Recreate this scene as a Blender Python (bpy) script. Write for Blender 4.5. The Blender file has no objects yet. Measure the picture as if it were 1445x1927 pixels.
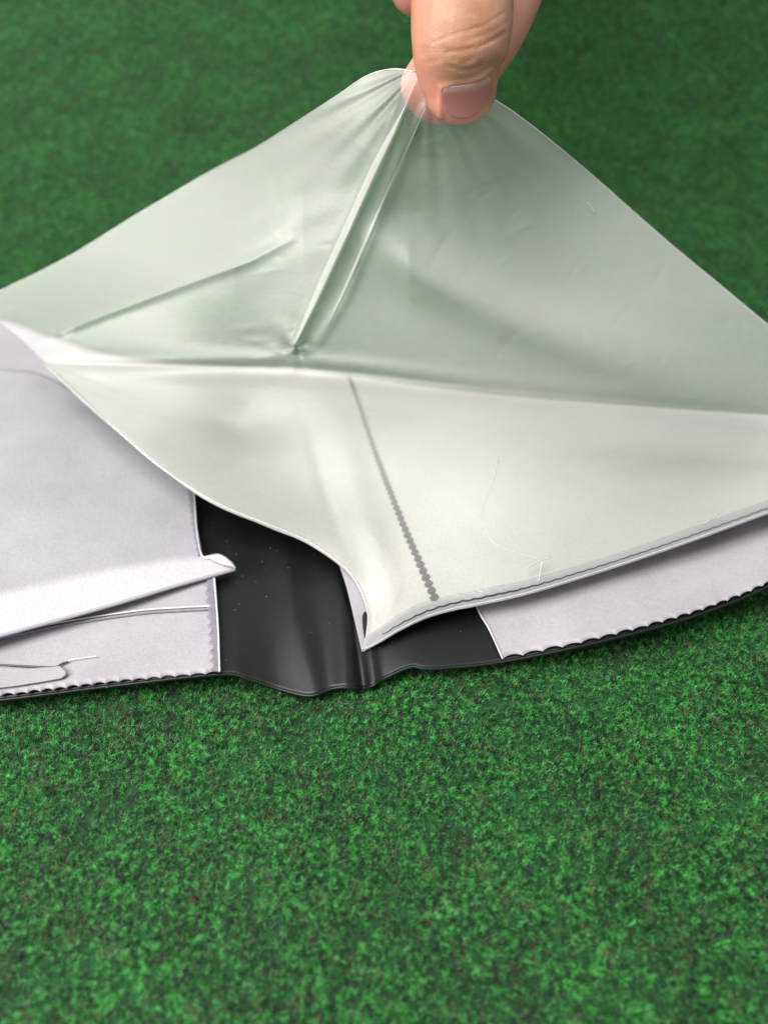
import bpy, bmesh, math, random
import numpy as np
from mathutils import Vector, Matrix
from mathutils.bvhtree import BVHTree
random.seed(7); RNG = np.random.default_rng(11)
S = bpy.context.scene
COL = S.collection

# ------------------------------------------------------------------ camera
F_PX, PITCH, CAM_H = 1402.0, math.radians(46), 0.133
cam_d = bpy.data.cameras.new("camera"); cam = bpy.data.objects.new("camera", cam_d); COL.objects.link(cam)
cam.location = (0, 0, CAM_H); cam.rotation_euler = (math.radians(90) - PITCH, 0, 0)
cam_d.sensor_fit = 'VERTICAL'; cam_d.sensor_height = 36; cam_d.lens = 36 * F_PX / 1927
cam_d.clip_start = 0.01; cam_d.clip_end = 50
cam_d.dof.use_dof = True; cam_d.dof.focus_distance = 0.147; cam_d.dof.aperture_fstop = 9.0
S.camera = cam
# ------------------------------------------------------------------ light
W = bpy.data.worlds.new("World"); S.world = W; W.use_nodes = True
bg = W.node_tree.nodes["Background"]; bg.inputs[0].default_value = (0.92, 0.97, 1.0, 1); bg.inputs[1].default_value = 0.56
def area(name, loc, target, size, power, col, size_y=None):
    d = bpy.data.lights.new(name, 'AREA'); d.energy = power; d.color = col
    d.shape = 'RECTANGLE'; d.size = size; d.size_y = size_y or size
    o = bpy.data.objects.new(name, d); COL.objects.link(o); o.location = loc
    o.rotation_euler = (Vector(target) - Vector(loc)).to_track_quat('-Z', 'Y').to_euler()
    return o
area("window_light", (-0.36, 0.08, 1.12), (0, 0.30, 0.08), 0.7, 13.5, (1.0, 0.98, 0.95), 0.8)
area("side_window_light", (-0.85, -0.22, 0.75), (0, 0.15, 0.03), 0.5, 12.0, (1.0, 0.96, 0.90))
S.view_settings.view_transform = 'Standard'; S.view_settings.look = 'None'
S.view_settings.exposure = 0.15; S.view_settings.gamma = 1.0
S.render.engine = 'CYCLES'
S.cycles.use_denoising = True
S.cycles.max_bounces = 10; S.cycles.transparent_max_bounces = 16; S.cycles.transmission_bounces = 8
S.cycles.caustics_reflective = False; S.cycles.caustics_refractive = False

# ------------------------------------------------------------------ maths
SP, CP = math.sin(PITCH), math.cos(PITCH)
FW = np.array([0, CP, -SP]); UP = np.array([0, SP, CP]); RT = np.array([1.0, 0, 0]); CAMP = np.array([0, 0, CAM_H])
def from_depth(px, py, d):
    px, py, d = np.asarray(px, float), np.asarray(py, float), np.asarray(d, float)
    x = (px - 722.5) / F_PX; y = -(py - 963.5) / F_PX
    return CAMP + d[..., None] * (FW + x[..., None] * RT + y[..., None] * UP)
def depth_of(px, py, zmm):
    y = -(np.asarray(py, float) - 963.5) / F_PX
    return (CAM_H - np.asarray(zmm, float) / 1000) / (SP - y * CP)
def project(P):
    D = P - CAMP; d = D @ FW
    return 722.5 + F_PX * (D @ RT) / d, 963.5 - F_PX * (D @ UP) / d, d
def zd(py, d):
    return 1000 * (CAM_H - d * (SP + (py - 963.5) / F_PX * CP))
def raised(pts):
    """lift the near edge of the cover off the carpet, away from the spine"""
    return [(x, y, z + 1.4 * (y > 1090 and (x <= 413 or x >= 1085))) for x, y, z in pts]
class Surf:
    """smooth surface through given points (thin plate in inverse depth, which keeps planes flat)"""
    def __init__(s, pts):
        a = np.array(pts, float); s.c = a[:, :2] / 1000; q = 1 / depth_of(a[:, 0], a[:, 1], a[:, 2])
        n = len(a); K = s.k(s.c, s.c) + 1e-5 * np.eye(n); Pm = np.c_[np.ones(n), s.c]
        A = np.block([[K, Pm], [Pm.T, np.zeros((3, 3))]])
        s.w = np.linalg.solve(A, np.r_[q, 0, 0, 0])
    def k(s, a, b):
        r2 = ((a[:, None] - b[None]) ** 2).sum(-1)
        return 0.5 * r2 * np.log(r2 + 1e-12)
    def depth(s, px, py):
        px, py = np.asarray(px, float), np.asarray(py, float); X = np.c_[px.ravel(), py.ravel()] / 1000
        q = s.k(X, s.c) @ s.w[:-3] + np.c_[np.ones(len(X)), X] @ s.w[-3:]
        return (1 / q).reshape(px.shape)
def spline(pts, n):
    """Catmull-Rom through pts, resampled evenly"""
    p = np.array(pts, float)
    if len(p) > 2:
        e = np.vstack([2 * p[0] - p[1], p, 2 * p[-1] - p[-2]]); out = []
        for i in range(1, len(e) - 2):
            for t in np.linspace(0, 1, 24, endpoint=False):
                out.append(0.5 * (2 * e[i] + (e[i+1] - e[i-1]) * t + (2*e[i-1] - 5*e[i] + 4*e[i+1] - e[i+2]) * t*t + (3*e[i] - e[i-1] - 3*e[i+1] + e[i+2]) * t**3))
        out.append(e[-2]); p = np.array(out)
    L = np.r_[0, np.cumsum(np.linalg.norm(np.diff(p[:, :2], axis=0), axis=1))]
    s = np.linspace(0, L[-1], n)
    return np.stack([np.interp(s, L, p[:, k]) for k in range(p.shape[1])], 1)
def coons(b, t, l, r, nu, nv):
    b, t, l, r = spline(b, nu), spline(t, nu), spline(l, nv), spline(r, nv)
    u = np.linspace(0, 1, nu)[None, :, None]; v = np.linspace(0, 1, nv)[:, None, None]
    return ((1-v)*b[None] + v*t[None] + (1-u)*l[:, None] + u*r[:, None]
            - ((1-u)*(1-v)*b[0] + u*(1-v)*b[-1] + (1-u)*v*t[0] + u*v*t[-1]))
def make_mesh(name, V, Fc, mat, parent=None, smooth=True):
    me = bpy.data.meshes.new(name); me.from_pydata([tuple(map(float, v)) for v in V], [], Fc); me.validate()
    if smooth: me.polygons.foreach_set('use_smooth', [True] * len(me.polygons))
    if mat: me.materials.append(mat)
    o = bpy.data.objects.new(name, me); COL.objects.link(o)
    if parent: o.parent = parent
    return o
def grid_mesh(name, P, mat, parent=None, thick=0.0, uv=None):
    nv, nu = P.shape[:2]
    idx = np.arange(nu * nv).reshape(nv, nu)
    Fc = np.stack([idx[:-1, :-1], idx[:-1, 1:], idx[1:, 1:], idx[1:, :-1]], -1).reshape(-1, 4).tolist()
    o = make_mesh(name, P.reshape(-1, 3), Fc, mat, parent)
    if thick:
        m = o.modifiers.new("thickness", 'SOLIDIFY'); m.thickness = thick; m.offset = -1
    return o
def seg_dist(px, py, a, b):
    """distance to segment and position along it"""
    a, b = np.array(a, float), np.array(b, float); d = b - a; L2 = (d ** 2).sum()
    t = np.clip(((px - a[0]) * d[0] + (py - a[1]) * d[1]) / L2, 0, 1)
    cx, cy = a[0] + t * d[0], a[1] + t * d[1]
    side = np.sign((px - a[0]) * d[1] - (py - a[1]) * d[0])
    return np.hypot(px - cx, py - cy) * side, t
def poly_dist(px, py, pts):
    best = np.full(np.shape(px), 1e9); 
    for a, b in zip(pts[:-1], pts[1:]):
        d, _ = seg_dist(px, py, a, b); best = np.where(np.abs(d) < np.abs(best), d, best)
    return best
def tube_mesh(name, P, r, mat, parent=None, sides=6, flat=1.0):
    P = np.asarray(P, float); n = len(P); r = np.broadcast_to(r, (n,)); T = np.gradient(P, axis=0)
    T /= np.linalg.norm(T, axis=1)[:, None] + 1e-12; V = []
    for i in range(n):
        a = np.cross(T[i], FW); a /= np.linalg.norm(a) + 1e-9; c = np.cross(a, T[i])
        for k in range(sides):
            an = 2 * math.pi * k / sides
            V.append(P[i] + r[i] * (math.cos(an) * a + flat * math.sin(an) * c))
    Fc = [(i*sides+k, i*sides+(k+1) % sides, (i+1)*sides+(k+1) % sides, (i+1)*sides+k) for i in range(n-1) for k in range(sides)]
    Fc += [tuple(range(sides))[::-1], tuple((n-1)*sides + k for k in range(sides))]
    return make_mesh(name, V, Fc, mat, parent)

# ------------------------------------------------------------------ materials
def mat(name):
    m = bpy.data.materials.new(name); m.use_nodes = True; nt = m.node_tree
    for n in list(nt.nodes): nt.nodes.remove(n)
    out = nt.nodes.new('ShaderNodeOutputMaterial')
    return m, nt, out
def N(nt, t, **kw):
    n = nt.nodes.new(t)
    for k, v in kw.items():
        if k in n.inputs.keys() if isinstance(k, str) else False: n.inputs[k].default_value = v
        else: setattr(n, k, v)
    return n
def inp(n, **kw):
    for k, v in kw.items(): n.inputs[k.replace('_', ' ')].default_value = v
    return n
def ramp(nt, stops):
    r = nt.nodes.new('ShaderNodeValToRGB'); e = r.color_ramp.elements
    while len(e) < len(stops): e.new(0.5)
    for i, (p, c) in enumerate(stops): e[i].position = p; e[i].color = (*c, 1) if len(c) == 3 else c
    return r
def noise(nt, scale, detail=3, rough=0.5, vec=None):
    n = nt.nodes.new('ShaderNodeTexNoise'); inp(n, Scale=scale, Detail=detail, Roughness=rough)
    if vec: nt.links.new(vec, n.inputs['Vector'])
    return n
def pos(nt): return nt.nodes.new('ShaderNodeNewGeometry').outputs['Position']
def math_n(nt, op, a, b=None, c=None):
    n = nt.nodes.new('ShaderNodeMath'); n.operation = op
    for i, v in enumerate((a, b, c)):
        if v is None: continue
        if isinstance(v, (int, float)): n.inputs[i].default_value = v
        else: nt.links.new(v, n.inputs[i])
    return n.outputs[0]
def bump(nt, h, strength, dist, normal=None):
    b = nt.nodes.new('ShaderNodeBump'); inp(b, Strength=strength, Distance=dist); nt.links.new(h, b.inputs['Height'])
    if normal: nt.links.new(normal, b.inputs['Normal'])
    return b.outputs[0]

def lining_material(name, c1, c2, rough=0.55, lit_tint=None):
    m, nt, out = mat(name); p = N(nt, 'ShaderNodeBsdfPrincipled'); L = nt.links.new; ps = pos(nt)
    blotch = noise(nt, 45, 4, 0.6, ps); gr = noise(nt, 2600, 3, 0.6, ps); gr2 = noise(nt, 900, 2, 0.5, ps)
    r = ramp(nt, [(0.3, c1), (0.7, c2)]); L(blotch.outputs[0], r.inputs[0])
    g = ramp(nt, [(0.25, (0.72, 0.72, 0.72)), (0.75, (1.0, 1.0, 1.0))]); L(gr.outputs[0], g.inputs[0])
    mx = N(nt, 'ShaderNodeMix'); mx.data_type = 'RGBA'; mx.blend_type = 'MULTIPLY'; mx.inputs[0].default_value = 0.8
    if lit_tint:   # painted light: lower strip tinted paler as if lit from the front
        hv = N(nt, 'ShaderNodeVertexColor'); hv.layer_name = 'lit_band'; hx = N(nt, 'ShaderNodeMix'); hx.data_type = 'RGBA'; hx.inputs[7].default_value = (*lit_tint, 1)
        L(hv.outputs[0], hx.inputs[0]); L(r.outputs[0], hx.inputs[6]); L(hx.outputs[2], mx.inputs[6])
    else: L(r.outputs[0], mx.inputs[6])
    L(g.outputs[0], mx.inputs[7]); L(mx.outputs[2], p.inputs['Base Color'])
    hsum = math_n(nt, 'ADD', gr.outputs[0], math_n(nt, 'MULTIPLY', gr2.outputs[0], 1.3))
    L(bump(nt, hsum, 0.55, 0.00012), p.inputs['Normal'])
    inp(p, Roughness=rough); p.inputs['Specular IOR Level'].default_value = 0.45
    L(p.outputs[0], out.inputs[0]); return m
M_LINING = lining_material("lilac_lining", (0.335, 0.312, 0.345), (0.425, 0.40, 0.438))
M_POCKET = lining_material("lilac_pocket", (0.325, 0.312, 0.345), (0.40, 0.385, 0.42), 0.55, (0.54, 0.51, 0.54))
M_LEAF = lining_material("pale_lining", (0.57, 0.545, 0.54), (0.65, 0.625, 0.62))

def vinyl():
    m, nt, out = mat("black_vinyl"); p = N(nt, 'ShaderNodeBsdfPrincipled'); L = nt.links.new; ps = pos(nt)
    v = N(nt, 'ShaderNodeTexVoronoi'); inp(v, Scale=520.0, Randomness=1.0); L(ps, v.inputs['Vector'])
    sp = math_n(nt, 'LESS_THAN', v.outputs['Distance'], 0.055)
    sel = noise(nt, 60, 2, 0.5, ps); s2 = math_n(nt, 'GREATER_THAN', sel.outputs[0], 0.44); dust = math_n(nt, 'MULTIPLY', sp, s2)
    r = ramp(nt, [(0, (0.005, 0.0055, 0.006)), (1, (0.2, 0.2, 0.2))]); L(dust, r.inputs[0]); L(r.outputs[0], p.inputs['Base Color'])
    n1 = noise(nt, 70, 4, 0.6, ps); rr = ramp(nt, [(0.3, (0.33,)*3), (0.7, (0.46,)*3)]); L(n1.outputs[0], rr.inputs[0]); L(rr.outputs[0], p.inputs['Roughness'])
    n2 = noise(nt, 3200, 2, 0.5, ps); mpv = N(nt, 'ShaderNodeMapping'); mpv.inputs['Scale'].default_value = (1, 0.12, 0.5); mpv.inputs['Rotation'].default_value = (0, 0, 0.12); L(ps, mpv.inputs[0])
    n3 = noise(nt, 260, 4, 0.65, mpv.outputs[0]); L(bump(nt, n3.outputs[0], 0.12, 0.0004, bump(nt, n2.outputs[0], 0.25, 0.00005)), p.inputs['Normal'])
    p.inputs['Specular IOR Level'].default_value = 0.38
    L(p.outputs[0], out.inputs[0]); return m
M_BLACK = vinyl()

def film(name, col, alpha, gloss=0.25, rough=0.3, wave=True):
    """frosted film: part of the light goes straight on, part scatters in the sheet, part glances off"""
    m, nt, out = mat(name); L = nt.links.new; ps = pos(nt)
    nz = noise(nt, 60, 4, 0.6, ps); fine = noise(nt, 1500, 2, 0.5, ps)
    hh = math_n(nt, 'ADD', math_n(nt, 'MULTIPLY', nz.outputs[0], 1.2), math_n(nt, 'MULTIPLY', fine.outputs[0], 0.25))
    nb = bump(nt, hh, 0.35, 0.0004)
    tr = N(nt, 'ShaderNodeBsdfTransparent'); tr.inputs[0].default_value = (0.98, 0.985, 0.96, 1)
    df = N(nt, 'ShaderNodeBsdfDiffuse'); df.inputs[0].default_value = (*col, 1); L(nb, df.inputs['Normal'])
    tl = N(nt, 'ShaderNodeBsdfTranslucent'); tl.inputs[0].default_value = (*col, 1); L(nb, tl.inputs['Normal'])
    ms = N(nt, 'ShaderNodeMixShader'); ms.inputs[0].default_value = 0.4; L(df.outputs[0], ms.inputs[1]); L(tl.outputs[0], ms.inputs[2])
    m1 = N(nt, 'ShaderNodeMixShader'); L(tr.outputs[0], m1.inputs[1]); L(ms.outputs[0], m1.inputs[2])
    lw = N(nt, 'ShaderNodeLayerWeight'); lw.inputs[0].default_value = 0.35
    if wave:   # more haze the farther the sheet hangs above what is behind it
        sx = N(nt, 'ShaderNodeSeparateXYZ'); L(ps, sx.inputs[0]); mr = N(nt, 'ShaderNodeMapRange')
        inp(mr, **{'From_Min': 0.012, 'From_Max': 0.042, 'To_Min': alpha * 0.22, 'To_Max': alpha}); L(sx.outputs[2], mr.inputs['Value']); alpha = mr.outputs[0]
        vd = N(nt, 'ShaderNodeVectorMath'); vd.operation = 'DISTANCE'; L(ps, vd.inputs[0]); vd.inputs[1].default_value = tuple(from_depth(np.array(795.), np.array(190.), np.array(.151)))
        pr = N(nt, 'ShaderNodeMapRange'); inp(pr, **{'From_Min': 0.006, 'From_Max': 0.013, 'To_Min': 0.42, 'To_Max': 1.0}); L(vd.outputs['Value'], pr.inputs['Value'])   # pressed clear against the thumb
        alpha = math_n(nt, 'MULTIPLY', alpha, pr.outputs[0])
    a = math_n(nt, 'ADD', alpha, math_n(nt, 'MULTIPLY', math_n(nt, 'POWER', lw.outputs['Facing'], 2.0), 0.5)); L(a, m1.inputs[0])
    gl = N(nt, 'ShaderNodeBsdfGlossy'); inp(gl, Roughness=rough); L(nb, gl.inputs['Normal'])
    fr = N(nt, 'ShaderNodeFresnel'); fr.inputs[0].default_value = 1.5
    g = math_n(nt, 'MULTIPLY', fr.outputs[0], gloss * 6); g = math_n(nt, 'MINIMUM', g, 0.85)
    m2 = N(nt, 'ShaderNodeMixShader'); L(g, m2.inputs[0]); L(m1.outputs[0], m2.inputs[1]); L(gl.outputs[0], m2.inputs[2])
    L(m2.outputs[0], out.inputs[0]); return m
M_FILM = film("frosted_film", (0.975, 0.975, 0.93), 0.42, 0.22, 0.38)
M_PLEAT_HIGHLIGHT = film("pleat_highlight_film", (0.97, 0.96, 0.91), 0.45, 0.2, 0.35, False)
M_RIM = film("film_rim", (0.97, 0.98, 0.97), 0.85, 0.4, 0.2, False)
M_BAND = film("clear_weld_band", (0.42, 0.42, 0.46), 0.38, 0.35, 0.18, False)
def plain(name, col, rough=0.5, spec=0.5, nscale=800, bstr=0.2):
    m, nt, out = mat(name); p = N(nt, 'ShaderNodeBsdfPrincipled'); L = nt.links.new
    n = noise(nt, nscale, 3, 0.5, pos(nt)); r = ramp(nt, [(0.3, tuple(c * 0.85 for c in col)), (0.7, tuple(min(1, c * 1.1) for c in col))])
    L(n.outputs[0], r.inputs[0]); L(r.outputs[0], p.inputs['Base Color']); L(bump(nt, n.outputs[0], bstr, 0.0001), p.inputs['Normal'])
    inp(p, Roughness=rough); p.inputs['Specular IOR Level'].default_value = spec; L(p.outputs[0], out.inputs[0]); return m
M_WELD = plain("weld_mark", (0.02, 0.026, 0.03), 0.5)
M_WELDDARK = plain("dark_weld", (0.05, 0.052, 0.058), 0.35)
M_WELDLILAC = plain("lilac_weld", (0.20, 0.19, 0.215), 0.35)
M_PALE = plain("pale_edge", (0.72, 0.70, 0.72), 0.35)

# ------------------------------------------------------------------ the carpet
def fibre_material():
    m, nt, out = mat("green_felt_fibre"); L = nt.links.new; ps = pos(nt)
    g = N(nt, 'ShaderNodeNewGeometry'); oi = N(nt, 'ShaderNodeObjectInfo')
    k = math_n(nt, 'FRACT', math_n(nt, 'ADD', g.outputs['Random Per Island'], math_n(nt, 'MULTIPLY', oi.outputs['Random'], 7.31)))
    cl = noise(nt, 850, 3, 0.65, ps); big = noise(nt, 60, 3, 0.5, ps)
    v = math_n(nt, 'ADD', math_n(nt, 'MULTIPLY', k, 0.6), math_n(nt, 'MULTIPLY', math_n(nt, 'SUBTRACT', cl.outputs[0], 0.5), 3.6))
    v = math_n(nt, 'ADD', v, math_n(nt, 'MULTIPLY', math_n(nt, 'SUBTRACT', big.outputs[0], 0.5), 0.35))
    v = math_n(nt, 'ADD', v, 0.12)
    r = ramp(nt, [(0.0, (0.007, 0.018, 0.007)), (0.22, (0.006, 0.045, 0.011)), (0.42, (0.020, 0.14, 0.021)), (0.72, (0.042, 0.31, 0.042)), (1.0, (0.12, 0.58, 0.12))])
    L(v, r.inputs[0])
    br = math_n(nt, 'GREATER_THAN', math_n(nt, 'ADD', math_n(nt, 'MULTIPLY', g.outputs['Random Per Island'], 0.6), noise(nt, 330, 2, 0.5, ps).outputs[0]), 1.10)
    mx = N(nt, 'ShaderNodeMix'); mx.data_type = 'RGBA'; L(br, mx.inputs[0]); L(r.outputs[0], mx.inputs[6]); mx.inputs[7].default_value = (0.16, 0.20, 0.08, 1)
    p = N(nt, 'ShaderNodeBsdfPrincipled'); L(mx.outputs[2], p.inputs['Base Color']); inp(p, Roughness=0.34)
    p.inputs['Specular IOR Level'].default_value = 0.4; p.inputs['Sheen Weight'].default_value = 0.08
    tl = N(nt, 'ShaderNodeBsdfTranslucent'); L(mx.outputs[2], tl.inputs[0])
    ms = N(nt, 'ShaderNodeMixShader'); ms.inputs[0].default_value = 0.25; L(p.outputs[0], ms.inputs[1]); L(tl.outputs[0], ms.inputs[2])
    L(ms.outputs[0], out.inputs[0]); return m
def ground_material():
    m, nt, out = mat("green_felt_ground"); L = nt.links.new; ps = pos(nt)
    a = noise(nt, 520, 3, 0.65, ps); b = noise(nt, 60, 3, 0.5, ps); c = noise(nt, 1800, 2, 0.6, ps)
    v = math_n(nt, 'ADD', math_n(nt, 'MULTIPLY', a.outputs[0], 1.2), math_n(nt, 'MULTIPLY', b.outputs[0], 0.5)); v = math_n(nt, 'SUBTRACT', v, 0.35)
    r = ramp(nt, [(0.2, (0.003, 0.010, 0.003)), (0.5, (0.005, 0.045, 0.009)), (0.8, (0.010, 0.12, 0.020))]); L(v, r.inputs[0])  # dark tones stand for shade in the gaps between fibres
    p = N(nt, 'ShaderNodeBsdfPrincipled'); L(r.outputs[0], p.inputs['Base Color']); inp(p, Roughness=0.9)
    h = math_n(nt, 'ADD', a.outputs[0], math_n(nt, 'MULTIPLY', c.outputs[0], 0.5)); L(bump(nt, h, 0.9, 0.0012), p.inputs['Normal'])
    L(p.outputs[0], out.inputs[0]); return m
M_FIBRE = fibre_material()
S_ARC = np.linspace(-0.6, 1.6, 2201); TH = math.radians(38) * (lambda t: t * t * (3 - 2 * t))(np.clip((S_ARC - 0.21) / 0.17, 0, 1))
CY = -0.6 + np.r_[0, np.cumsum(np.cos(TH[1:]) * np.diff(S_ARC))]; CZ = np.r_[0, np.cumsum(np.sin(TH[1:]) * np.diff(S_ARC))]
gs = np.r_[np.linspace(-0.6, 0.15, 12), np.linspace(0.17, 0.42, 26), np.linspace(0.47, 1.6, 16)]
gx, gs2 = np.meshgrid(np.linspace(-1.2, 1.2, 31), gs)
carpet = grid_mesh("carpet", np.stack([gx, np.interp(gs2, S_ARC, CY), np.interp(gs2, S_ARC, CZ)], -1), ground_material()); carpet["kind"] = "structure"
carpet["label"] = "green felt carpet that rises softly behind the wallet"

def tile_mesh(seed, size=0.016, count=1900, w=0.000085, L0=0.0015):
    rng = np.random.default_rng(seed); V = []; Fc = []
    for q in range(count):
        if q % 8 == 0:   # a new small clump of fibres
            cc = rng.uniform(-size/2, size/2, 2); caz = rng.uniform(0, 2*math.pi); ch = rng.uniform(0.0, 0.0007)
        p = np.array([cc[0] + rng.normal(0, 0.00026), cc[1] + rng.normal(0, 0.00026), ch * rng.uniform(0, 1)])
        az = caz + rng.normal(0, 1.1); el = rng.uniform(0.4, 1.5); L = L0 * rng.uniform(0.45, 1.3); k = rng.uniform(-1.3, 1.3); kz = rng.uniform(-1.2, -0.2)
        ww = w * rng.uniform(0.6, 1.3); ns = 4; base = len(V)
        for s in range(ns + 1):
            d = np.array([math.cos(az)*math.cos(el), math.sin(az)*math.cos(el), math.sin(el)])
            side = np.cross(d, [0, 0, 1.0]); side /= np.linalg.norm(side) + 1e-9
            wv = ww * (1 - 0.55 * s / ns)
            V += [p - side*wv/2, p + side*wv/2]
            p = p + d * L / ns; p[2] = min(max(p[2], 0.0), 0.0023)
            az += k * 0.9; el += kz * 0.55
        Fc += [(base+2*s, base+2*s+1, base+2*s+3, base+2*s+2) for s in range(ns)]
    me = bpy.data.meshes.new("felt_tuft"); me.from_pydata([tuple(map(float, v)) for v in V], [], Fc)
    me.polygons.foreach_set('use_smooth', [True]*len(me.polygons)); me.materials.append(M_FIBRE); return me
tufts = bpy.data.collections.new("felt_tufts")
for s in range(7):
    o = bpy.data.objects.new("felt_tuft", tile_mesh(s)); tufts.objects.link(o)
pts = []; rots = []
step = 0.0105; yy = -0.10
while yy < 0.72:
    half = 0.13 + 0.60 * min(max(yy, 0), 0.6)
    xx = -half
    while xx < half:
        sv = yy + random.uniform(-.004, .004); pts.append((xx + random.uniform(-.004, .004), float(np.interp(sv, S_ARC, CY)), float(np.interp(sv, S_ARC, CZ))))
        rots += list((Matrix.Rotation(float(np.interp(sv, S_ARC, TH)), 3, 'X') @ Matrix.Rotation(random.uniform(0, 6.2832), 3, 'Z')).to_euler()); xx += step
    yy += step
pm = bpy.data.meshes.new("carpet_pile"); pm.from_pydata(pts, [], []); pm.attributes.new('tuft_rotation', 'FLOAT_VECTOR', 'POINT').data.foreach_set('vector', rots)
pile = bpy.data.objects.new("carpet_pile", pm); COL.objects.link(pile); pile["kind"] = "stuff"; pile["label"] = "short curly green felt fibres of the carpet"
gn = bpy.data.node_groups.new("pile", 'GeometryNodeTree')
gn.interface.new_socket("Geometry", in_out='INPUT', socket_type='NodeSocketGeometry'); gn.interface.new_socket("Geometry", in_out='OUTPUT', socket_type='NodeSocketGeometry')
gi = gn.nodes.new('NodeGroupInput'); go = gn.nodes.new('NodeGroupOutput')
iop = gn.nodes.new('GeometryNodeInstanceOnPoints'); ci = gn.nodes.new('GeometryNodeCollectionInfo'); ci.inputs['Collection'].default_value = tufts
ci.inputs['Separate Children'].default_value = True; ci.inputs['Reset Children'].default_value = True; iop.inputs['Pick Instance'].default_value = True
rv = gn.nodes.new('GeometryNodeInputNamedAttribute'); rv.data_type = 'FLOAT_VECTOR'; rv.inputs[0].default_value = 'tuft_rotation'; m2p = gn.nodes.new('GeometryNodeMeshToPoints')
gn.links.new(gi.outputs[0], m2p.inputs[0]); gn.links.new(m2p.outputs[0], iop.inputs['Points']); gn.links.new(ci.outputs[0], iop.inputs['Instance'])
gn.links.new(rv.outputs[0], iop.inputs['Rotation']); gn.links.new(iop.outputs[0], go.inputs[0])
md = pile.modifiers.new("pile", 'NODES'); md.node_group = gn

# ------------------------------------------------------------------ the wallet
wallet = bpy.data.objects.new("document_wallet", None); COL.objects.link(wallet); wallet.empty_display_size = 0.02
wloc = from_depth(np.array(690.), np.array(1240.), depth_of(690, 1240, 2)); wallet.location = tuple(wloc)
wallet["label"] = "open black vinyl document wallet with lilac-grey pockets and a lifted frosted film pocket"; wallet["category"] = "wallet"
def adopt(o):
    o.parent = wallet; o.matrix_parent_inverse.identity(); o.location = tuple(-wloc); return o
def sheet(name, surf, b, t, l, r, nu, nv, m, thick=0.0, lift=0.0, disp=None):
    G = coons(b, t, l, r, nu, nv); d = surf.depth(G[..., 0], G[..., 1])
    if disp is not None: d = d - disp(G[..., 0], G[..., 1])
    P = from_depth(G[..., 0], G[..., 1], d); P[..., 2] += lift
    return adopt(grid_mesh(name, P, m, None, thick))
def on(surf, pts, n, lift=0.0, disp=None):
    c = spline(pts, n) if n else np.array(pts, float); d = surf.depth(c[:, 0], c[:, 1])
    if disp is not None: d = d - disp(c[:, 0], c[:, 1])
    P = from_depth(c[:, 0], c[:, 1], d); P[:, 2] += lift; return P
def scallop(pts, pitches, depth, seed=0):
    """curve whose edge is bitten by round weld teeth: pitch varies along it (pixels in the photo's scale)"""
    rng = np.random.default_rng(seed)
    c = spline(pts, 900); L = np.r_[0, np.cumsum(np.linalg.norm(np.diff(c, axis=0), axis=1))]
    pit = np.interp(L, np.linspace(0, L[-1], len(pitches)), pitches); ph = np.r_[0, np.cumsum(np.diff(L) / pit[1:])]
    T = np.gradient(c, axis=0); T /= np.linalg.norm(T, axis=1)[:, None]; nrm = np.c_[T[:, 1], -T[:, 0]]
    amp = np.interp(L, np.linspace(0, L[-1], len(depth)), depth) * (0.8 + 0.4 * rng.random(2000))[ph.astype(int)]
    return c + nrm * (amp * np.abs(np.sin(math.pi * ph)) ** 0.7)[:, None]

# black outer cover
NEAR = [(-220, 1335), (0, 1316), (200, 1291), (413, 1268), (470, 1278), (540, 1300), (585, 1308), (612, 1299), (640, 1292), (690, 1293), (722, 1276), (772, 1254), (800, 1257), (850, 1255), (945, 1244), (1085, 1216), (1230, 1180), (1330, 1149), (1445, 1102), (1650, 1000)]
FAR = [(-260, 560), (0, 597), (100, 630), (250, 670), (550, 694), (650, 707), (900, 737), (1200, 762), (1445, 779), (1650, 795)]
cover_s = Surf(raised([(-220, 1335, 3), (0, 1316, 3.2), (200, 1291, 3.6), (413, 1268, 4.2), (500, 1288, 3.4), (585, 1308, 2.4), (640, 1292, 3.0), (690, 1293, 2.4), (772, 1254, 4.2), (860, 1255, 4), (945, 1244, 4.2), (1085, 1216, 5), (1230, 1180, 6.5), (1330, 1149, 7.5), (1445, 1102, 9), (1650, 1000, 12),
    (-200, 900, 3), (200, 900, 3), (420, 1000, 3.2), (540, 1000, 3), (640, 1000, 2.5), (900, 1000, 3), (1300, 950, 5), (1650, 900, 9), (-260, 560, 2.5), (250, 650, 2.5), (550, 694, 2.5), (900, 737, 2.8), (1445, 779, 4), (1650, 795, 5)]))
def cover_disp(px, py):
    k = np.clip((py - 700) / 600, 0, 1.1)
    def ridge(x0, x1, w, a):   # ridges run from the far edge (x0) to the near edge (x1)
        xc = x0 + (x1 - x0) * (py - 920) / 380
        return a * np.exp(-((px - xc) / w) ** 2) * k
    return ridge(505, 590, 22, 0.0007) - ridge(470, 520, 26, 0.0003) + ridge(622, 655, 20, 0.0009) - ridge(633, 684, 10, 0.0013) + ridge(655, 706, 12, 0.0008) + ridge(535, 560, 9, 0.00025) * np.exp(-((py - 1120) / 70) ** 2) - ridge(560, 622, 16, 0.0002) + ridge(430, 452, 18, 0.0002)
sheet("cover", cover_s, NEAR, FAR, [NEAR[0], FAR[0]], [NEAR[-1], FAR[-1]], 420, 90, M_BLACK, 0.0009, 0, cover_disp)
adopt(tube_mesh("cover_edge", on(cover_s, NEAR, 400, -0.0003, cover_disp), 0.0004, M_BLACK))

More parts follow.
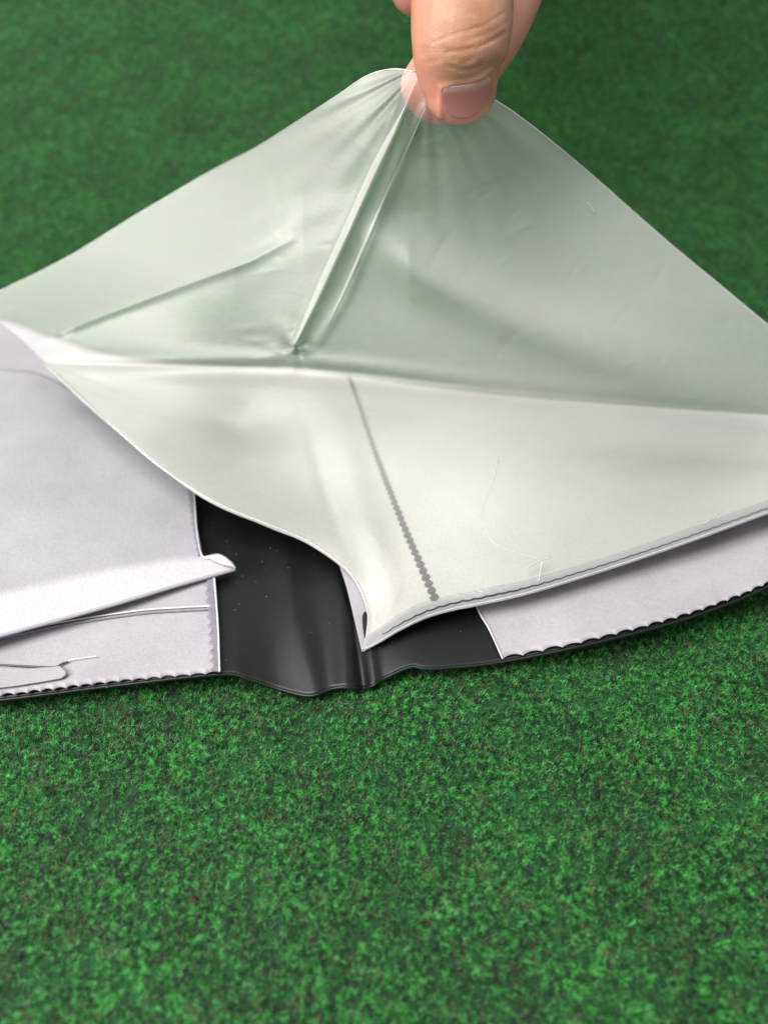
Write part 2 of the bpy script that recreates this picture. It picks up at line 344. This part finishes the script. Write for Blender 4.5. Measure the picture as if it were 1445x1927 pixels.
# left lining, scalloped where it is welded to the cover
ll_b = scallop([(-220, 1326), (0, 1309), (200, 1284), (300, 1274), (413, 1264)], [30, 27, 24, 26, 30], [5, 5.5, 5, 4.5, 4], 1)
lin = Surf(raised([(-220, 1326, 4.2), (0, 1309, 4.4), (200, 1284, 4.8), (413, 1264, 5.3), (405, 1095, 4.8), (360, 925, 4.6), (300, 700, 4.6), (-220, 900, 4.4), (0, 900, 4.4), (-260, 565, 4.2), (0, 603, 4.2), (250, 652, 4.2), (520, 692, 4.0), (200, 1150, 3.8)]))
sheet("left_lining", lin, ll_b, [(-260, 565), (0, 601), (100, 634), (250, 674), (520, 694)], [(-220, 1326), (-260, 565)], [(413, 1264), (410, 1180), (403, 1090), (380, 1040), (366, 990), (352, 925), (420, 780), (520, 694)], 520, 60, M_LINING, 0.0004)
# weld strip down its spine edge
se = scallop([(398, 1262), (395, 1180), (391, 1092)], [17, 15], [-8, -6], 2)
se_out = [(414, 1266), (411, 1180), (404, 1088)]
sheet("weld_strip", lin, se, se_out, [(397, 1262), (414, 1266)], [(390, 1092), (404, 1088)], 220, 5, M_WELDLILAC, 0.0002, 0.00035)
adopt(tube_mesh("lining_edge", on(lin, se_out, 40, 0.0004), 0.00022, M_PALE))
# slots of the card pockets
slot = [(-120, 1222), (0, 1203), (120, 1178), (260, 1157), (340, 1151), (398, 1148)]
adopt(tube_mesh("pocket_slot", on(lin, slot, 80, 0.0003), 0.00035, M_WELDLILAC, flat=0.6))
adopt(tube_mesh("pocket_slot", on(lin, [(x, y - 5) for x, y in slot], 80, 0.0005), 0.00018, M_PALE))
adopt(tube_mesh("pocket_slot", on(lin, [(330, 1100), (360, 1094), (396, 1092)], 30, 0.0004), 0.00022, M_WELDLILAC))
# torn strip along the near edge
tear = [(-120, 1252), (0, 1257), (60, 1260), (100, 1262), (116, 1257), (127, 1263), (128, 1272), (118, 1281)]
sheet("torn_flap", lin, [(-120, 1306), (0, 1298), (60, 1290), (118, 1280)], [(-120, 1252), (0, 1257), (60, 1261), (116, 1257)], [(-120, 1306), (-120, 1252)], [(118, 1280), (129, 1270), (116, 1257)], 60, 10, M_LINING, 0.0003, 0.0008)
adopt(tube_mesh("tear_line", on(lin, [(-120, 1249), (0, 1254), (60, 1257), (104, 1258), (118, 1252), (130, 1247)], 60, 0.0005), 0.00022, M_WELDDARK))
adopt(tube_mesh("tear_line", on(lin, [(118, 1252), (135, 1245), (160, 1241), (184, 1238)], 30, 0.0006), 0.0001, M_PALE))

# upper left pocket
up_s = Surf([(-220, 1255, 9.9), (0, 1196, 9.0), (200, 1141, 8.0), (440, 1071, 6.6), (-220, 1168, 10.3), (0, 1116, 9.6), (200, 1076, 8.7), (340, 1052, 7.9), (0, 1050, 10.2), (200, 1010, 9.3), (430, 1056, 7.2), (365, 985, 7), (360, 925, 6.5), (330, 760, 6.5), (0, 950, 11), (-220, 950, 11), (180, 900, 8.5), (-220, 672, 12), (0, 694, 12.5), (80, 705, 12), (200, 765, 9)])
up_b = [(-220, 1255), (-100, 1224), (0, 1196), (200, 1141), (340, 1099), (443, 1071)]
up_r = [(443, 1071), (432, 1057), (415, 1052), (398, 1050), (379, 1046), (370, 1010), (364, 960), (360, 925), (352, 850), (330, 760)]
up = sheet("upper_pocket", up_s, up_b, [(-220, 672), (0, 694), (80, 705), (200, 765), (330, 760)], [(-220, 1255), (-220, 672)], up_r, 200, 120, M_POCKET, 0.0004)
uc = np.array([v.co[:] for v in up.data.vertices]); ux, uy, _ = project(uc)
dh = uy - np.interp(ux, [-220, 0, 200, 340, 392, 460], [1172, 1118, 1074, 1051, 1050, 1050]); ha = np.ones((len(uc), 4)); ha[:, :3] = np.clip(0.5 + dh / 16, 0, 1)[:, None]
up.data.color_attributes.new("lit_band", 'FLOAT_COLOR', 'POINT').data.foreach_set('color', ha.ravel())  # mask for the front light painted on the lower strip
ue = scallop([(372, 1047), (361, 985), (354, 925), (348, 870)], [12, 11], [-4, -3], 3)
sheet("weld_strip", up_s, ue, [(382, 1047), (371, 985), (365, 925), (358, 870)], [(372, 1047), (382, 1047)], [(348, 870), (358, 870)], 200, 4, M_WELDLILAC, 0.0002, 0.0003)
adopt(tube_mesh("pocket_edge", on(up_s, [(443, 1071), (432, 1058), (415, 1053), (398, 1052), (380, 1046), (371, 1000), (365, 925), (358, 860)], 90, 0.0003), 0.00025, M_PALE))
sheet("torn_corner", up_s, [(404, 1059), (424, 1067), (444, 1071)], [(388, 1050), (412, 1046), (427, 1053)], [(404, 1059), (388, 1050)], [(444, 1071), (427, 1053)], 20, 8, M_LEAF, 0.0002, 0.0007)
adopt(tube_mesh("pocket_fold", on(up_s, up_b, 120, -0.0002), 0.0004, M_LINING))

# right lining
rl_b = scallop([(945, 1241), (1085, 1211), (1230, 1174), (1330, 1143), (1445, 1096), (1650, 995)], [40, 36, 28, 24, 22, 20], [6, 5, 4.5, 4, 3.5, 3], 4)
rlin = Surf(raised([(945, 1241, 5), (1085, 1211, 6), (1230, 1174, 7.5), (1330, 1143, 8.5), (1445, 1096, 10), (1650, 995, 13), (895, 1140, 4.6), (840, 1000, 4.4), (740, 720, 4.3), (1300, 950, 6), (1445, 776, 5), (1650, 900, 10), (1650, 793, 6)]))
sheet("right_lining", rlin, rl_b, [(740, 720), (900, 740), (1200, 764), (1445, 781), (1650, 797)], [(945, 1241), (920, 1186), (895, 1140), (850, 1020), (740, 720)], [(1650, 995), (1650, 797)], 520, 50, M_LINING, 0.0004)
adopt(tube_mesh("lining_edge", on(rlin, [(945, 1241), (920, 1186), (895, 1140), (850, 1020)], 60, 0.0003), 0.00016, M_PALE))

# --- lifted leaf: pale backing sheet and the frosted film welded to its near and left edges
L_EDGE = [(683, 1222), (690, 1190), (691, 1150), (672, 1098), (640, 1060), (575, 1016), (500, 985), (430, 957), (370, 925), (290, 870), (200, 790), (140, 732), (80, 678), (40, 640), (0, 608), (-47, 571)]
N_EDGE = [(683, 1222), (715, 1205), (750, 1184), (800, 1160), (850, 1145), (900, 1135), (1000, 1112), (1150, 1066), (1300, 1015), (1445, 962), (1600, 905)]
T_EDGE = [(-47, 571), (0, 548), (130, 483), (260, 403), (400, 320), (480, 278), (560, 228), (640, 176), (690, 143), (740, 130), (790, 138), (860, 158), (930, 188), (1000, 236), (1100, 318), (1250, 450), (1350, 533), (1445, 612), (1600, 735)]
edge_pts = [(683, 1222, 5), (691, 1150, 6), (640, 1060, 9), (500, 985, 12), (370, 925, 15), (200, 790, 20), (80, 678, 24), (0, 608, 27), (-47, 571, 29),
            (750, 1184, 7.5), (850, 1145, 9), (1000, 1112, 11), (1150, 1066, 12.5), (1445, 962, 17), (1600, 905, 20)]
back_s = Surf(edge_pts + [(690, 1120, 6), (640, 960, 5.5), (600, 850, 5.2), (552, 694, 5), (660, 706, 5.2), (760, 960, 6.5), (900, 737, 5.5), (900, 950, 7), (1200, 900, 9.5), (1200, 762, 7), (1445, 779, 8.5), (1600, 792, 10), (300, 690, 12), (450, 850, 9.5), (540, 930, 8.5)])
def back_disp(px, py):
    d = poly_dist(px, py, [(550, 690), (585, 790), (612, 880), (650, 1010), (690, 1200)])
    return (-0.0012 * np.exp(-((d + 10) / 13) ** 2) + 0.0034 * np.exp(-((d - 44) / 34) ** 2)) * np.clip((py - 690) / 200, 0.15, 1) * np.clip((np.minimum(np.abs(poly_dist(px, py, N_EDGE)), np.abs(poly_dist(px, py, L_EDGE[:8]))) - 22) / 60, 0, 1)
b_left = [(683, 1222), (690, 1190), (691, 1150), (672, 1098), (640, 1060), (575, 1016), (500, 985), (370, 925), (200, 790), (80, 679)]
b_near = N_EDGE
sheet("backing_sheet", back_s, b_near, [(80, 679), (300, 689), (552, 692), (660, 704), (900, 735), (1200, 760), (1445, 777), (1600, 790)], b_left, [(1600, 905), (1600, 790)], 260, 160, M_LEAF, 0.00025, -0.0007, back_disp)
# turned-under part of the backing that shows left of the film's tip
under = Surf([(640, 1058, 7), (655, 1110, 5), (682, 1224, 3.8), (700, 1150, 4), (690, 1200, 3.8), (672, 1090, 6)])
sheet("backing_fold", under, [(681, 1226), (700, 1190)], [(636, 1056), (676, 1090)], [(681, 1226), (668, 1170), (652, 1105), (636, 1056)], [(700, 1190), (700, 1150), (692, 1120), (676, 1090)], 12, 40, M_LINING, 0.0004)
# dotted weld seam seen through the film
seam = spline([(655, 702), (676, 760), (702, 838), (735, 925), (765, 1000), (792, 1062), (822, 1132)], 2000)
L = np.r_[0, np.cumsum(np.linalg.norm(np.diff(seam, axis=0), axis=1))]; V = []; Fc = []; s = 3.0
while s < L[-1] - 2:
    x, y = np.interp(s, L, seam[:, 0]), np.interp(s, L, seam[:, 1]); k = (y - 690) / 440
    pitch = 5.5 + 9.0 * k ** 1.1
    i = min(int(np.searchsorted(L, s)), 1998); T = seam[i+1] - seam[i]; T /= np.linalg.norm(T); Nn = np.array([T[1], -T[0]])
    rl, rw = pitch * 0.5, (3.2 + 5.8 * k) * random.uniform(0.96, 1.04); b0 = len(V); q = []
    for a in range(12):
        an = a * math.pi / 6; jit = random.uniform(0.93, 1.05)
        q.append(np.array([x, y]) + T * math.cos(an) * rl * jit + Nn * math.sin(an) * rw * jit)
    q = np.array(q); lo = on(back_s, q, 0, -0.0006, back_disp); hi = on(back_s, q * 0.75 + np.array([x, y]) * 0.25, 0, -0.0001, back_disp)
    V += list(lo) + list(hi); Fc += [(b0+a, b0+(a+1) % 12, b0+12+(a+1) % 12, b0+12+a) for a in range(12)] + [tuple(b0+12+a for a in range(12))]
    s += pitch
adopt(make_mesh("weld_seam", V, Fc, M_WELD, None, False))

# film
film_s = Surf(edge_pts + [(740, 130, zd(130, .1505)), (850, 190, zd(190, .1497)), (930, 188, zd(188, .1505)), (860, 158, zd(158, .1497)), (800, 235, zd(235, .151)), (640, 176, zd(176, .156)), (400, 320, 60), (130, 483, 38), (1100, 318, 66), (1250, 450, 52), (1445, 612, 36), (1600, 735, 27),
    (555, 655, 33), (780, 400, 61), (400, 560, 39), (200, 650, 27), (1000, 500, 50), (1200, 720, 30), (900, 800, 24), (700, 900, 15), (450, 800, 17), (1445, 800, 22), (650, 450, 56)])
RIDGE = [(790, 130), (742, 250), (690, 360), (640, 470), (596, 565), (553, 652)]
CRINKLES = []
for _ in range(70):
    x0, y0 = random.choice([(random.gauss(450, 110), random.gauss(400, 70)), (random.gauss(900, 120), random.gauss(430, 90)), (random.gauss(560, 40), random.gauss(640, 35)), (random.gauss(1150, 150), random.gauss(600, 60)), (random.gauss(860, 70), random.gauss(270, 30))])
    an = math.atan2(y0 - 150, x0 - 800) + random.gauss(1.3, 0.35); CRINKLES.append((x0, y0, an, random.uniform(12, 45), random.uniform(4, 9), random.choice((-1, 1)) * random.uniform(0.00003, 0.00009)))
def film_disp(px, py):
    d = 0 * px
    r = poly_dist(px, py, RIDGE)
    along = np.clip((py - 130) / 520, 0, 1.3)
    fade = np.clip((668 - py) / 25, 0, 1)
    w = 7 + 9 * np.sin(np.clip(along, 0, 1) * math.pi)
    sgn = np.where(r > 0, 1.0, 0.45)   # long slope on the left, steep drop on the right
    d += fade * (0.0020 * np.exp(-np.abs(r / (w * 1.5 * sgn)) ** 1.3) + 0.0007 * np.exp(-(r / 60) ** 2))
    r2 = poly_dist(px, py, [(800, 200), (745, 320), (700, 440), (650, 560), (600, 640)])
    d += 0.0006 * np.exp(-(r2 / 12) ** 2) * fade
    # left fold: bends along a line from the knot area to the left corner
    r3 = poly_dist(px, py, [(40, 655), (200, 590), (340, 538), (470, 492), (548, 452)])
    g3 = np.clip((px - 20) / 120, 0, 1) * np.clip((570 - px) / 130, 0, 1)
    d += g3 * (0.0011 * np.exp(-np.abs(r3 / 9) ** 1.6) + 0.0030 * np.exp(-np.abs(r3 / 75) ** 1.5))
    # right soft roll
    r4 = poly_dist(px, py, [(690, 450), (800, 520), (950, 590), (1150, 660), (1450, 770)])
    g4 = np.clip((px - 680) / 90, 0, 1)
    d += g4 * 0.0042 * np.exp(-(r4 / (42 + 0.04 * (px - 690))) ** 2)
    # long horizontal crease above the far edge of the backing
    r5 = poly_dist(px, py, [(90, 684), (300, 688), (550, 690), (680, 702), (900, 728), (1180, 752), (1445, 776)])
    d += np.clip((1000 - px) / 300, 0.25, 1) * (-0.0005 * np.exp(-np.abs(r5 / 8) ** 1.5) + 0.0006 * np.exp(-((r5 + 14) / 16) ** 2) + 0.0007 * np.exp(-((r5 - 14) / 16) ** 2))
    # crumple at the knot
    rk = np.hypot(px - 556, py - 655); th = np.arctan2(py - 655, px - 556)
    d += 0.0009 * np.exp(-(rk / 22) ** 2) * np.sin(3.2 * th + 1) + 0.00025 * np.exp(-(rk / 50) ** 2) * np.sin(5 * th + 0.6 * np.sin(rk / 9))
    # fine wrinkles fanning out from the pinch
    ang = np.arctan2(py - 120, px - 800); rr = np.hypot(px - 800, py - 120)
    env = np.exp(-((rr - 150) / 160) ** 2)
    d += env * 0.00012 * (np.sin(ang * 21 + 0.6 * np.sin(rr / 60)) + 0.6 * np.sin(ang * 37 + 1.3))
    e2 = np.exp(-(((px - 480) / 190) ** 2 + ((py - 400) / 95) ** 2))
    d += e2 * 0.00013 * np.sin((px * 0.45 + py * 0.9) / 11.0 + 1.5 * np.sin(px / 70))
    e3 = np.exp(-(((px - 880) / 120) ** 2 + ((py - 430) / 80) ** 2))
    d += e3 * 0.00016 * np.sin((px * 0.8 - py * 0.55) / 9.0 + 1.2 * np.sin(py / 31))
    # short crinkles scattered over the free part of the sheet
    for x0, y0, an, ln, w0, am in CRINKLES:
        dx, dy = px - x0, py - y0; a_ = dx * math.cos(an) + dy * math.sin(an); b_ = -dx * math.sin(an) + dy * math.cos(an) + 0.004 * a_ * a_ / 3
        d += am * np.exp(-(a_ / ln) ** 2 - (b_ / w0) ** 2)
    # pressed flat near the welded edges
    en = np.minimum(np.abs(poly_dist(px, py, N_EDGE)), np.abs(poly_dist(px, py, L_EDGE)))
    return d * np.clip(en / 60, 0, 1)
inner = [(692, 1196), (722, 1175), (756, 1152), (790, 1135), (830, 1124), (900, 1108), (1000, 1088), (1150, 1044), (1300, 992), (1445, 940), (1600, 884)]
l_in = [(692, 1196), (697, 1150), (676, 1098), (640, 1057), (577, 1013), (500, 982), (430, 955), (370, 923), (290, 868), (200, 788), (140, 730), (80, 676), (40, 638), (0, 607), (-47, 571)]
sheet("film", film_s, inner, T_EDGE, l_in, [(1600, 884), (1600, 735)], 420, 460, M_FILM, 0, 0, film_disp)
sheet("seam_band", film_s, N_EDGE, inner, [(683, 1222), (692, 1196)], [(1600, 905), (1600, 884)], 300, 6, M_BAND, 0, 0)
adopt(tube_mesh("film_edge", on(film_s, N_EDGE, 400, -0.0001), 0.0001, M_PALE))
adopt(tube_mesh("film_edge", on(film_s, L_EDGE, 400, 0, lambda x, y: film_disp(x, y) + 0.00012), 0.00015, M_RIM))
adopt(tube_mesh("film_edge", on(film_s, T_EDGE, 400, 0, film_disp), 0.00013, M_RIM))
# paler film strips laid over the pinched ridge to give its highlight, one fainter
def pleat_highlight(line, wl, wr, lift):
    c = spline(line, 120); t = np.linspace(0, 1, 120); T = np.gradient(c, axis=0); T /= np.linalg.norm(T, axis=1)[:, None]; nn = np.c_[-T[:, 1], T[:, 0]] * -1
    prof = np.sin(np.clip(t, 0.02, 0.995) * math.pi) ** 0.7 * np.clip(0.3 + t * 2.2, 0, 1) * (1 + 0.15 * np.sin(t * 9)); a = c - nn * (wl * prof + 1.0)[:, None]; b = c + nn * (wr * prof + 0.6)[:, None]
    G = np.stack([a + (b - a) * f for f in np.linspace(0, 1, 9)]); d = film_s.depth(G[..., 0], G[..., 1]) - film_disp(G[..., 0], G[..., 1])
    d = d - (lift * np.sin(np.linspace(0.12, 1, 9) * math.pi * 0.9))[:, None] * prof[None] - 0.0001
    return adopt(grid_mesh("pleat_highlight", from_depth(G[..., 0], G[..., 1], d), M_PLEAT_HIGHLIGHT))
pleat_highlight([(790, 150), (742, 250), (690, 360), (640, 470), (596, 565), (555, 648)], 12, 5, 0.0006)
pleat_highlight([(800, 205), (757, 300), (712, 400), (660, 520), (618, 610)], 2, 3, 0.00015)
# wavy dark weld just inside the near edge
wv = scallop([(x + 4, y - 11 + 0.004 * (x - 700)) for x, y in N_EDGE[1:]], [24, 22, 20, 18], [-2, -1.6, -1.4], 6)
wv = wv[::2]; rad = np.interp(np.arange(len(wv)), [0, 40, 110, 170, 449], [0.00008, 0.00016, 0.0002, 0.0001, 0.00006])
adopt(tube_mesh("weld_seam", on(film_s, wv, 0, 0.0002), rad, M_WELD))
# pale scratches in the film
for pl, r in [([(938, 868), (922, 920), (903, 970), (915, 1000), (930, 1024), (975, 1042), (1020, 1055)], 0.00006), ([(988, 1071), (1005, 1060), (1034, 1049)], 0.00014), ([(1020, 1056), (1016, 1075), (1013, 1094)], 0.00013),
              ([(1312, 988), (1330, 983), (1351, 967)], 0.00014), ([(1105, 382), (1112, 392), (1118, 402)], 0.0001)]:
    adopt(tube_mesh("scratch", on(film_s, pl, 24, 0.0002, film_disp), r, M_RIM))

# ------------------------------------------------------------------ the hand
def ellipsoid_rings(path, n=40, ns=28):
    """path rows: px, py, depth, half width (m), half depth (m) -> closed loft with rounded tip (last row)"""
    c = spline(path, n); P = from_depth(c[:, 0], c[:, 1], c[:, 2]); rw, rd = c[:, 3].copy(), c[:, 4].copy()
    T = np.gradient(P, axis=0); T /= np.linalg.norm(T, axis=1)[:, None]
    V = []
    for i in range(n):
        a = np.cross(T[i], FW); a /= np.linalg.norm(a); b = np.cross(T[i], a)
        for k in range(ns):
            an = 2 * math.pi * k / ns; V.append(P[i] + rw[i] * math.cos(an) * a + rd[i] * math.sin(an) * b)
    a = np.cross(T[-1], FW); a /= np.linalg.norm(a); b = np.cross(T[-1], a); nc = 8
    tipL = (rw[-1] + rd[-1]) / 2 * 0.9
    for j in range(1, nc):
        f = math.cos(j / nc * math.pi / 2); h = math.sin(j / nc * math.pi / 2) * tipL
        for k in range(ns):
            an = 2 * math.pi * k / ns; V.append(P[-1] + T[-1] * h + f * (rw[-1] * math.cos(an) * a + rd[-1] * math.sin(an) * b))
    R = n + nc - 1
    Fc = [(i*ns+k, i*ns+(k+1) % ns, (i+1)*ns+(k+1) % ns, (i+1)*ns+k) for i in range(R-1) for k in range(ns)]
    Fc += [tuple(range(ns))[::-1], tuple((R-1)*ns + k for k in range(ns))]
    return V, Fc
mm = 0.001
loft = [
    # index finger, in front of the film
    [(905, -620, .178, 12*mm, 11*mm), (880, -420, .163, 10.6*mm, 9.5*mm), (872, -220, .150, 9.9*mm, 8.5*mm), (869, -60, .1430, 9.7*mm, 8.0*mm), (869, 30, .1410, 9.7*mm, 7.8*mm), (866, 85, .1408, 9.3*mm, 7.4*mm), (862, 125, .1425, 8.4*mm, 6.6*mm), (866, 158, .1437, 7.5*mm, 5.6*mm), (868, 178, .1445, 6.9*mm, 4.9*mm)],
    # thumb, behind the film
    [(985, -560, .190, 14*mm, 12*mm), (990, -330, .180, 11.5*mm, 10*mm), (975, -150, .171, 10.2*mm, 9*mm), (950, -40, .166, 9.4*mm, 8.2*mm), (912, 50, .162, 8.9*mm, 7.8*mm), (868, 118, .159, 8.2*mm, 7.2*mm), (828, 160, .1576, 7.9*mm, 6.3*mm), (816, 174, .1570, 7.6*mm, 5.6*mm)],
    # middle finger, curled beside
    [(830, -640, .190, 12*mm, 11*mm), (770, -420, .172, 9.8*mm, 9*mm), (768, -260, .160, 9*mm, 8*mm), (780, -120, .160, 8.2*mm, 7.4*mm), (793, -40, .160, 7.2*mm, 6.4*mm), (794, -24, .160, 6.9*mm, 6*mm)],
    # ring and little fingers, curled above the picture
    [(760, -700, .198, 11*mm, 10*mm), (690, -520, .180, 9.5*mm, 8.5*mm), (680, -380, .172, 8.6*mm, 8*mm), (700, -270, .176, 7.8*mm, 7*mm), (712, -230, .180, 7*mm, 6.2*mm)],
    [(720, -780, .207, 10*mm, 9*mm), (640, -640, .192, 8.4*mm, 7.5*mm), (625, -520, .186, 7.5*mm, 7*mm), (640, -430, .190, 6.8*mm, 6*mm), (650, -400, .194, 6.2*mm, 5.4*mm)],
    # palm and wrist
    [(1010, -1500, .330, 27*mm, 21*mm), (980, -1250, .290, 25*mm, 19*mm), (920, -1020, .245, 32*mm, 17*mm), (870, -860, .217, 38*mm, 15*mm), (850, -760, .200, 36*mm, 13*mm), (850, -690, .190, 30*mm, 11*mm)],
    # ball of the thumb
    [(960, -1050, .250, 18*mm, 16*mm), (990, -820, .222, 18*mm, 15*mm), (1000, -640, .200, 15*mm, 13*mm), (992, -520, .189, 12*mm, 11*mm)],
]
V = []; Fc = []
for path in loft:
    v, f = ellipsoid_rings(path); b = len(V); V += list(v); Fc += [tuple(i + b for i in q) for q in f]
tmp = make_mesh("person", V, Fc, None)
rm = tmp.modifiers.new("remesh", 'REMESH'); rm.mode = 'VOXEL'; rm.voxel_size = 0.00042
sm = tmp.modifiers.new("smooth", 'SMOOTH'); sm.iterations = 14; sm.factor = 0.5
dg = bpy.context.evaluated_depsgraph_get(); hm = bpy.data.meshes.new_from_object(tmp.evaluated_get(dg)); hm.name = "person"
tmp.modifiers.clear(); tmp.data = hm; hand = tmp
nvt = len(hm.vertices); co = np.empty(nvt * 3); hm.vertices.foreach_get('co', co); co = co.reshape(-1, 3)
no = np.empty(nvt * 3); hm.vertices.foreach_get('normal', no); no = no.reshape(-1, 3)
px, py, dd = project(co)
view = co - CAMP; view /= np.linalg.norm(view, axis=1)[:, None]
front = np.clip(-(no * view).sum(1) * 2.0, 0, 1) * (dd < 0.1475)
NAIL_C = np.array([877, 182.0])
def groove(pts, w, depth):
    d = np.abs(poly_dist(px, py, pts)); return -depth * np.exp(-(d / w) ** 2) * front
disp = 0
# knuckle creases over the last joint, nail fold, nail bed
disp = disp + groove([(840, 98), (868, 94), (900, 88), (930, 74), (950, 62)], 3.0, 0.00022) + groove([(842, 122), (862, 129), (885, 128), (905, 118)], 3.0, 0.00028)
disp = disp + groove([(866, 118), (890, 108)], 2.5, 0.0002) + groove([(800, 118), (830, 112), (860, 110)], 2.5, 0.0001) + groove([(880, 60), (915, 45), (950, 22)], 2.6, 0.0001)
disp = disp + groove([(880, 76), (920, 62), (955, 40)], 2.2, 0.00009) + groove([(812, 80), (850, 66), (900, 50)], 2.5, 0.0001)
fold = [(829, 218), (828, 195), (832, 165), (850, 161), (880, 158), (905, 148), (922, 130), (928, 150), (930, 178)]
dn = np.abs(poly_dist(px, py, fold)); disp = disp + 0.00045 * np.exp(-(dn / 6.0) ** 2) * front
inside = ((px - 879) / 46) ** 2 + ((py - 186) / 36) ** 2
disp = disp - 0.0007 * np.exp(-np.clip(inside, 0, 9) ** 2) * front
bul = np.exp(-(((px - 866) / 70) ** 2 + ((py - 118) / 26) ** 2)) * front; disp = disp + 0.0006 * bul
co = co + no * disp[:, None] if not np.isscalar(disp) else co
hm.vertices.foreach_set('co', co.ravel()); hm.polygons.foreach_set('use_smooth', [True] * len(hm.polygons)); hm.update()
# skin tone: pinker finger ends and nail surrounds, tanned back of the finger
pink = np.clip(np.exp(-(((px - 812) / 38) ** 2 + ((py - 190) / 48) ** 2)) * 1.0 + (dd > 0.149) * 0.8 + np.exp(-((py - 225) / 22) ** 2) * 0.85 * (py < 300) + 0.45 * np.exp(-((px - 785) / 30) ** 2), 0, 1)
ca = hm.color_attributes.new("pinkness", 'FLOAT_COLOR', 'POINT'); arr = np.ones((nvt, 4)); arr[:, :3] = pink[:, None]; ca.data.foreach_set('color', arr.ravel())
m, nt, out = mat("skin"); L_ = nt.links.new; p = N(nt, 'ShaderNodeBsdfPrincipled'); ps = pos(nt)
at = N(nt, 'ShaderNodeVertexColor'); at.layer_name = "pinkness"
tan = ramp(nt, [(0.3, (0.36, 0.17, 0.095)), (0.7, (0.47, 0.24, 0.145))]); L_(noise(nt, 220, 4, 0.6, ps).outputs[0], tan.inputs[0])
pk = ramp(nt, [(0.3, (0.62, 0.235, 0.175)), (0.7, (0.70, 0.31, 0.24))]); L_(noise(nt, 160, 3, 0.6, ps).outputs[0], pk.inputs[0])
mx = N(nt, 'ShaderNodeMix'); mx.data_type = 'RGBA'; L_(at.outputs[0], mx.inputs[0]); L_(tan.outputs[0], mx.inputs[6]); L_(pk.outputs[0], mx.inputs[7]); L_(mx.outputs[2], p.inputs['Base Color'])
mp = N(nt, 'ShaderNodeMapping'); L_(ps, mp.inputs[0]); mp.inputs['Rotation'].default_value = (0.2, 0.5, 0.3); mp.inputs['Scale'].default_value = (1, 2.2, 2.2)
vr = N(nt, 'ShaderNodeTexVoronoi'); vr.feature = 'DISTANCE_TO_EDGE'; inp(vr, Scale=900.0); L_(mp.outputs[0], vr.inputs['Vector'])
h = math_n(nt, 'ADD', math_n(nt, 'MINIMUM', math_n(nt, 'MULTIPLY', vr.outputs[0], 3.0), 0.6), noise(nt, 1600, 3, 0.6, ps).outputs[0])
L_(bump(nt, h, 0.3, 0.0001), p.inputs['Normal'])
inp(p, Roughness=0.46); p.inputs['Subsurface Weight'].default_value = 0.35; p.inputs['Subsurface Radius'].default_value = (1.0, 0.35, 0.2); p.inputs['Subsurface Scale'].default_value = 0.0022
L_(p.outputs[0], out.inputs[0]); hm.materials.append(m)
hand["label"] = "bare hand pinching the top of the frosted film between index finger and thumb"; hand["category"] = "person"

# nail, laid on the finger's surface
bvh = BVHTree.FromObject(hand, bpy.context.evaluated_depsgraph_get())
bt = [(836, 196), (840, 209), (851, 219), (868, 223), (886, 220), (901, 209), (912, 193)]
tp = [(834, 167), (848, 163), (868, 161), (888, 158), (905, 150), (918, 139)]
G = coons(bt, tp, [(836, 196), (833, 181), (836, 167)], [(912, 193), (922, 175), (926, 158), (918, 139)], 36, 30); P = np.zeros(G.shape[:2] + (3,))
for j in range(G.shape[0]):
    for i in range(G.shape[1]):
        ray = from_depth(G[j, i, 0], G[j, i, 1], np.array(1.0)) - CAMP; ray /= np.linalg.norm(ray)
        hit = bvh.ray_cast(Vector(CAMP), Vector(ray)); P[j, i] = hit[0] if hit[0] else (np.nan,)*3
Dm = np.full(P.shape[:2], np.nan); ok = ~np.isnan(P[..., 0]); Dm[ok] = project(P[ok])[2]
Dm[(Dm > 0.1478)] = np.nan
gg = G[~np.isnan(Dm)]; A = lambda g: np.c_[np.ones(len(g)), (g[:, 0]-880)/50, (g[:, 1]-190)/50, ((g[:, 0]-880)/50)**2, ((g[:, 1]-190)/50)**2, ((g[:, 0]-880)/50)*((g[:, 1]-190)/50)]
coef = np.linalg.lstsq(A(gg), Dm[~np.isnan(Dm)], rcond=None)[0]
Dn = (A(G.reshape(-1, 2)) @ coef).reshape(Dm.shape) - 0.0003
nail = grid_mesh("nail", from_depth(G[..., 0], G[..., 1], Dn), None, None, 0.0004); nail.parent = hand
m, nt, out = mat("nail"); L_ = nt.links.new; p = N(nt, 'ShaderNodeBsdfPrincipled'); ps = pos(nt)
ua = nail.data.color_attributes.new("lunula", 'FLOAT_COLOR', 'POINT'); vv = np.repeat(np.linspace(0, 1, 30), 36); uu = np.tile(np.linspace(0, 1, 36), 30)
lun = np.clip((vv - 0.66 - 0.1 * np.cos((uu - .5) * 3)) * 6, 0, 1); arr = np.ones((len(vv), 4)); arr[:, :3] = lun[:, None]; ua.data.foreach_set('color', arr.ravel())
at = N(nt, 'ShaderNodeVertexColor'); at.layer_name = "lunula"; r = ramp(nt, [(0, (0.37, 0.155, 0.135)), (1, (0.50, 0.31, 0.26))]); L_(at.outputs[0], r.inputs[0]); L_(r.outputs[0], p.inputs['Base Color'])
inp(p, Roughness=0.28); p.inputs['Subsurface Weight'].default_value = 0.2; p.inputs['Subsurface Scale'].default_value = 0.001
L_(bump(nt, noise(nt, 700, 2, 0.5, ps).outputs[0], 0.15, 0.0001), p.inputs['Normal']); L_(p.outputs[0], out.inputs[0]); nail.data.materials.append(m)
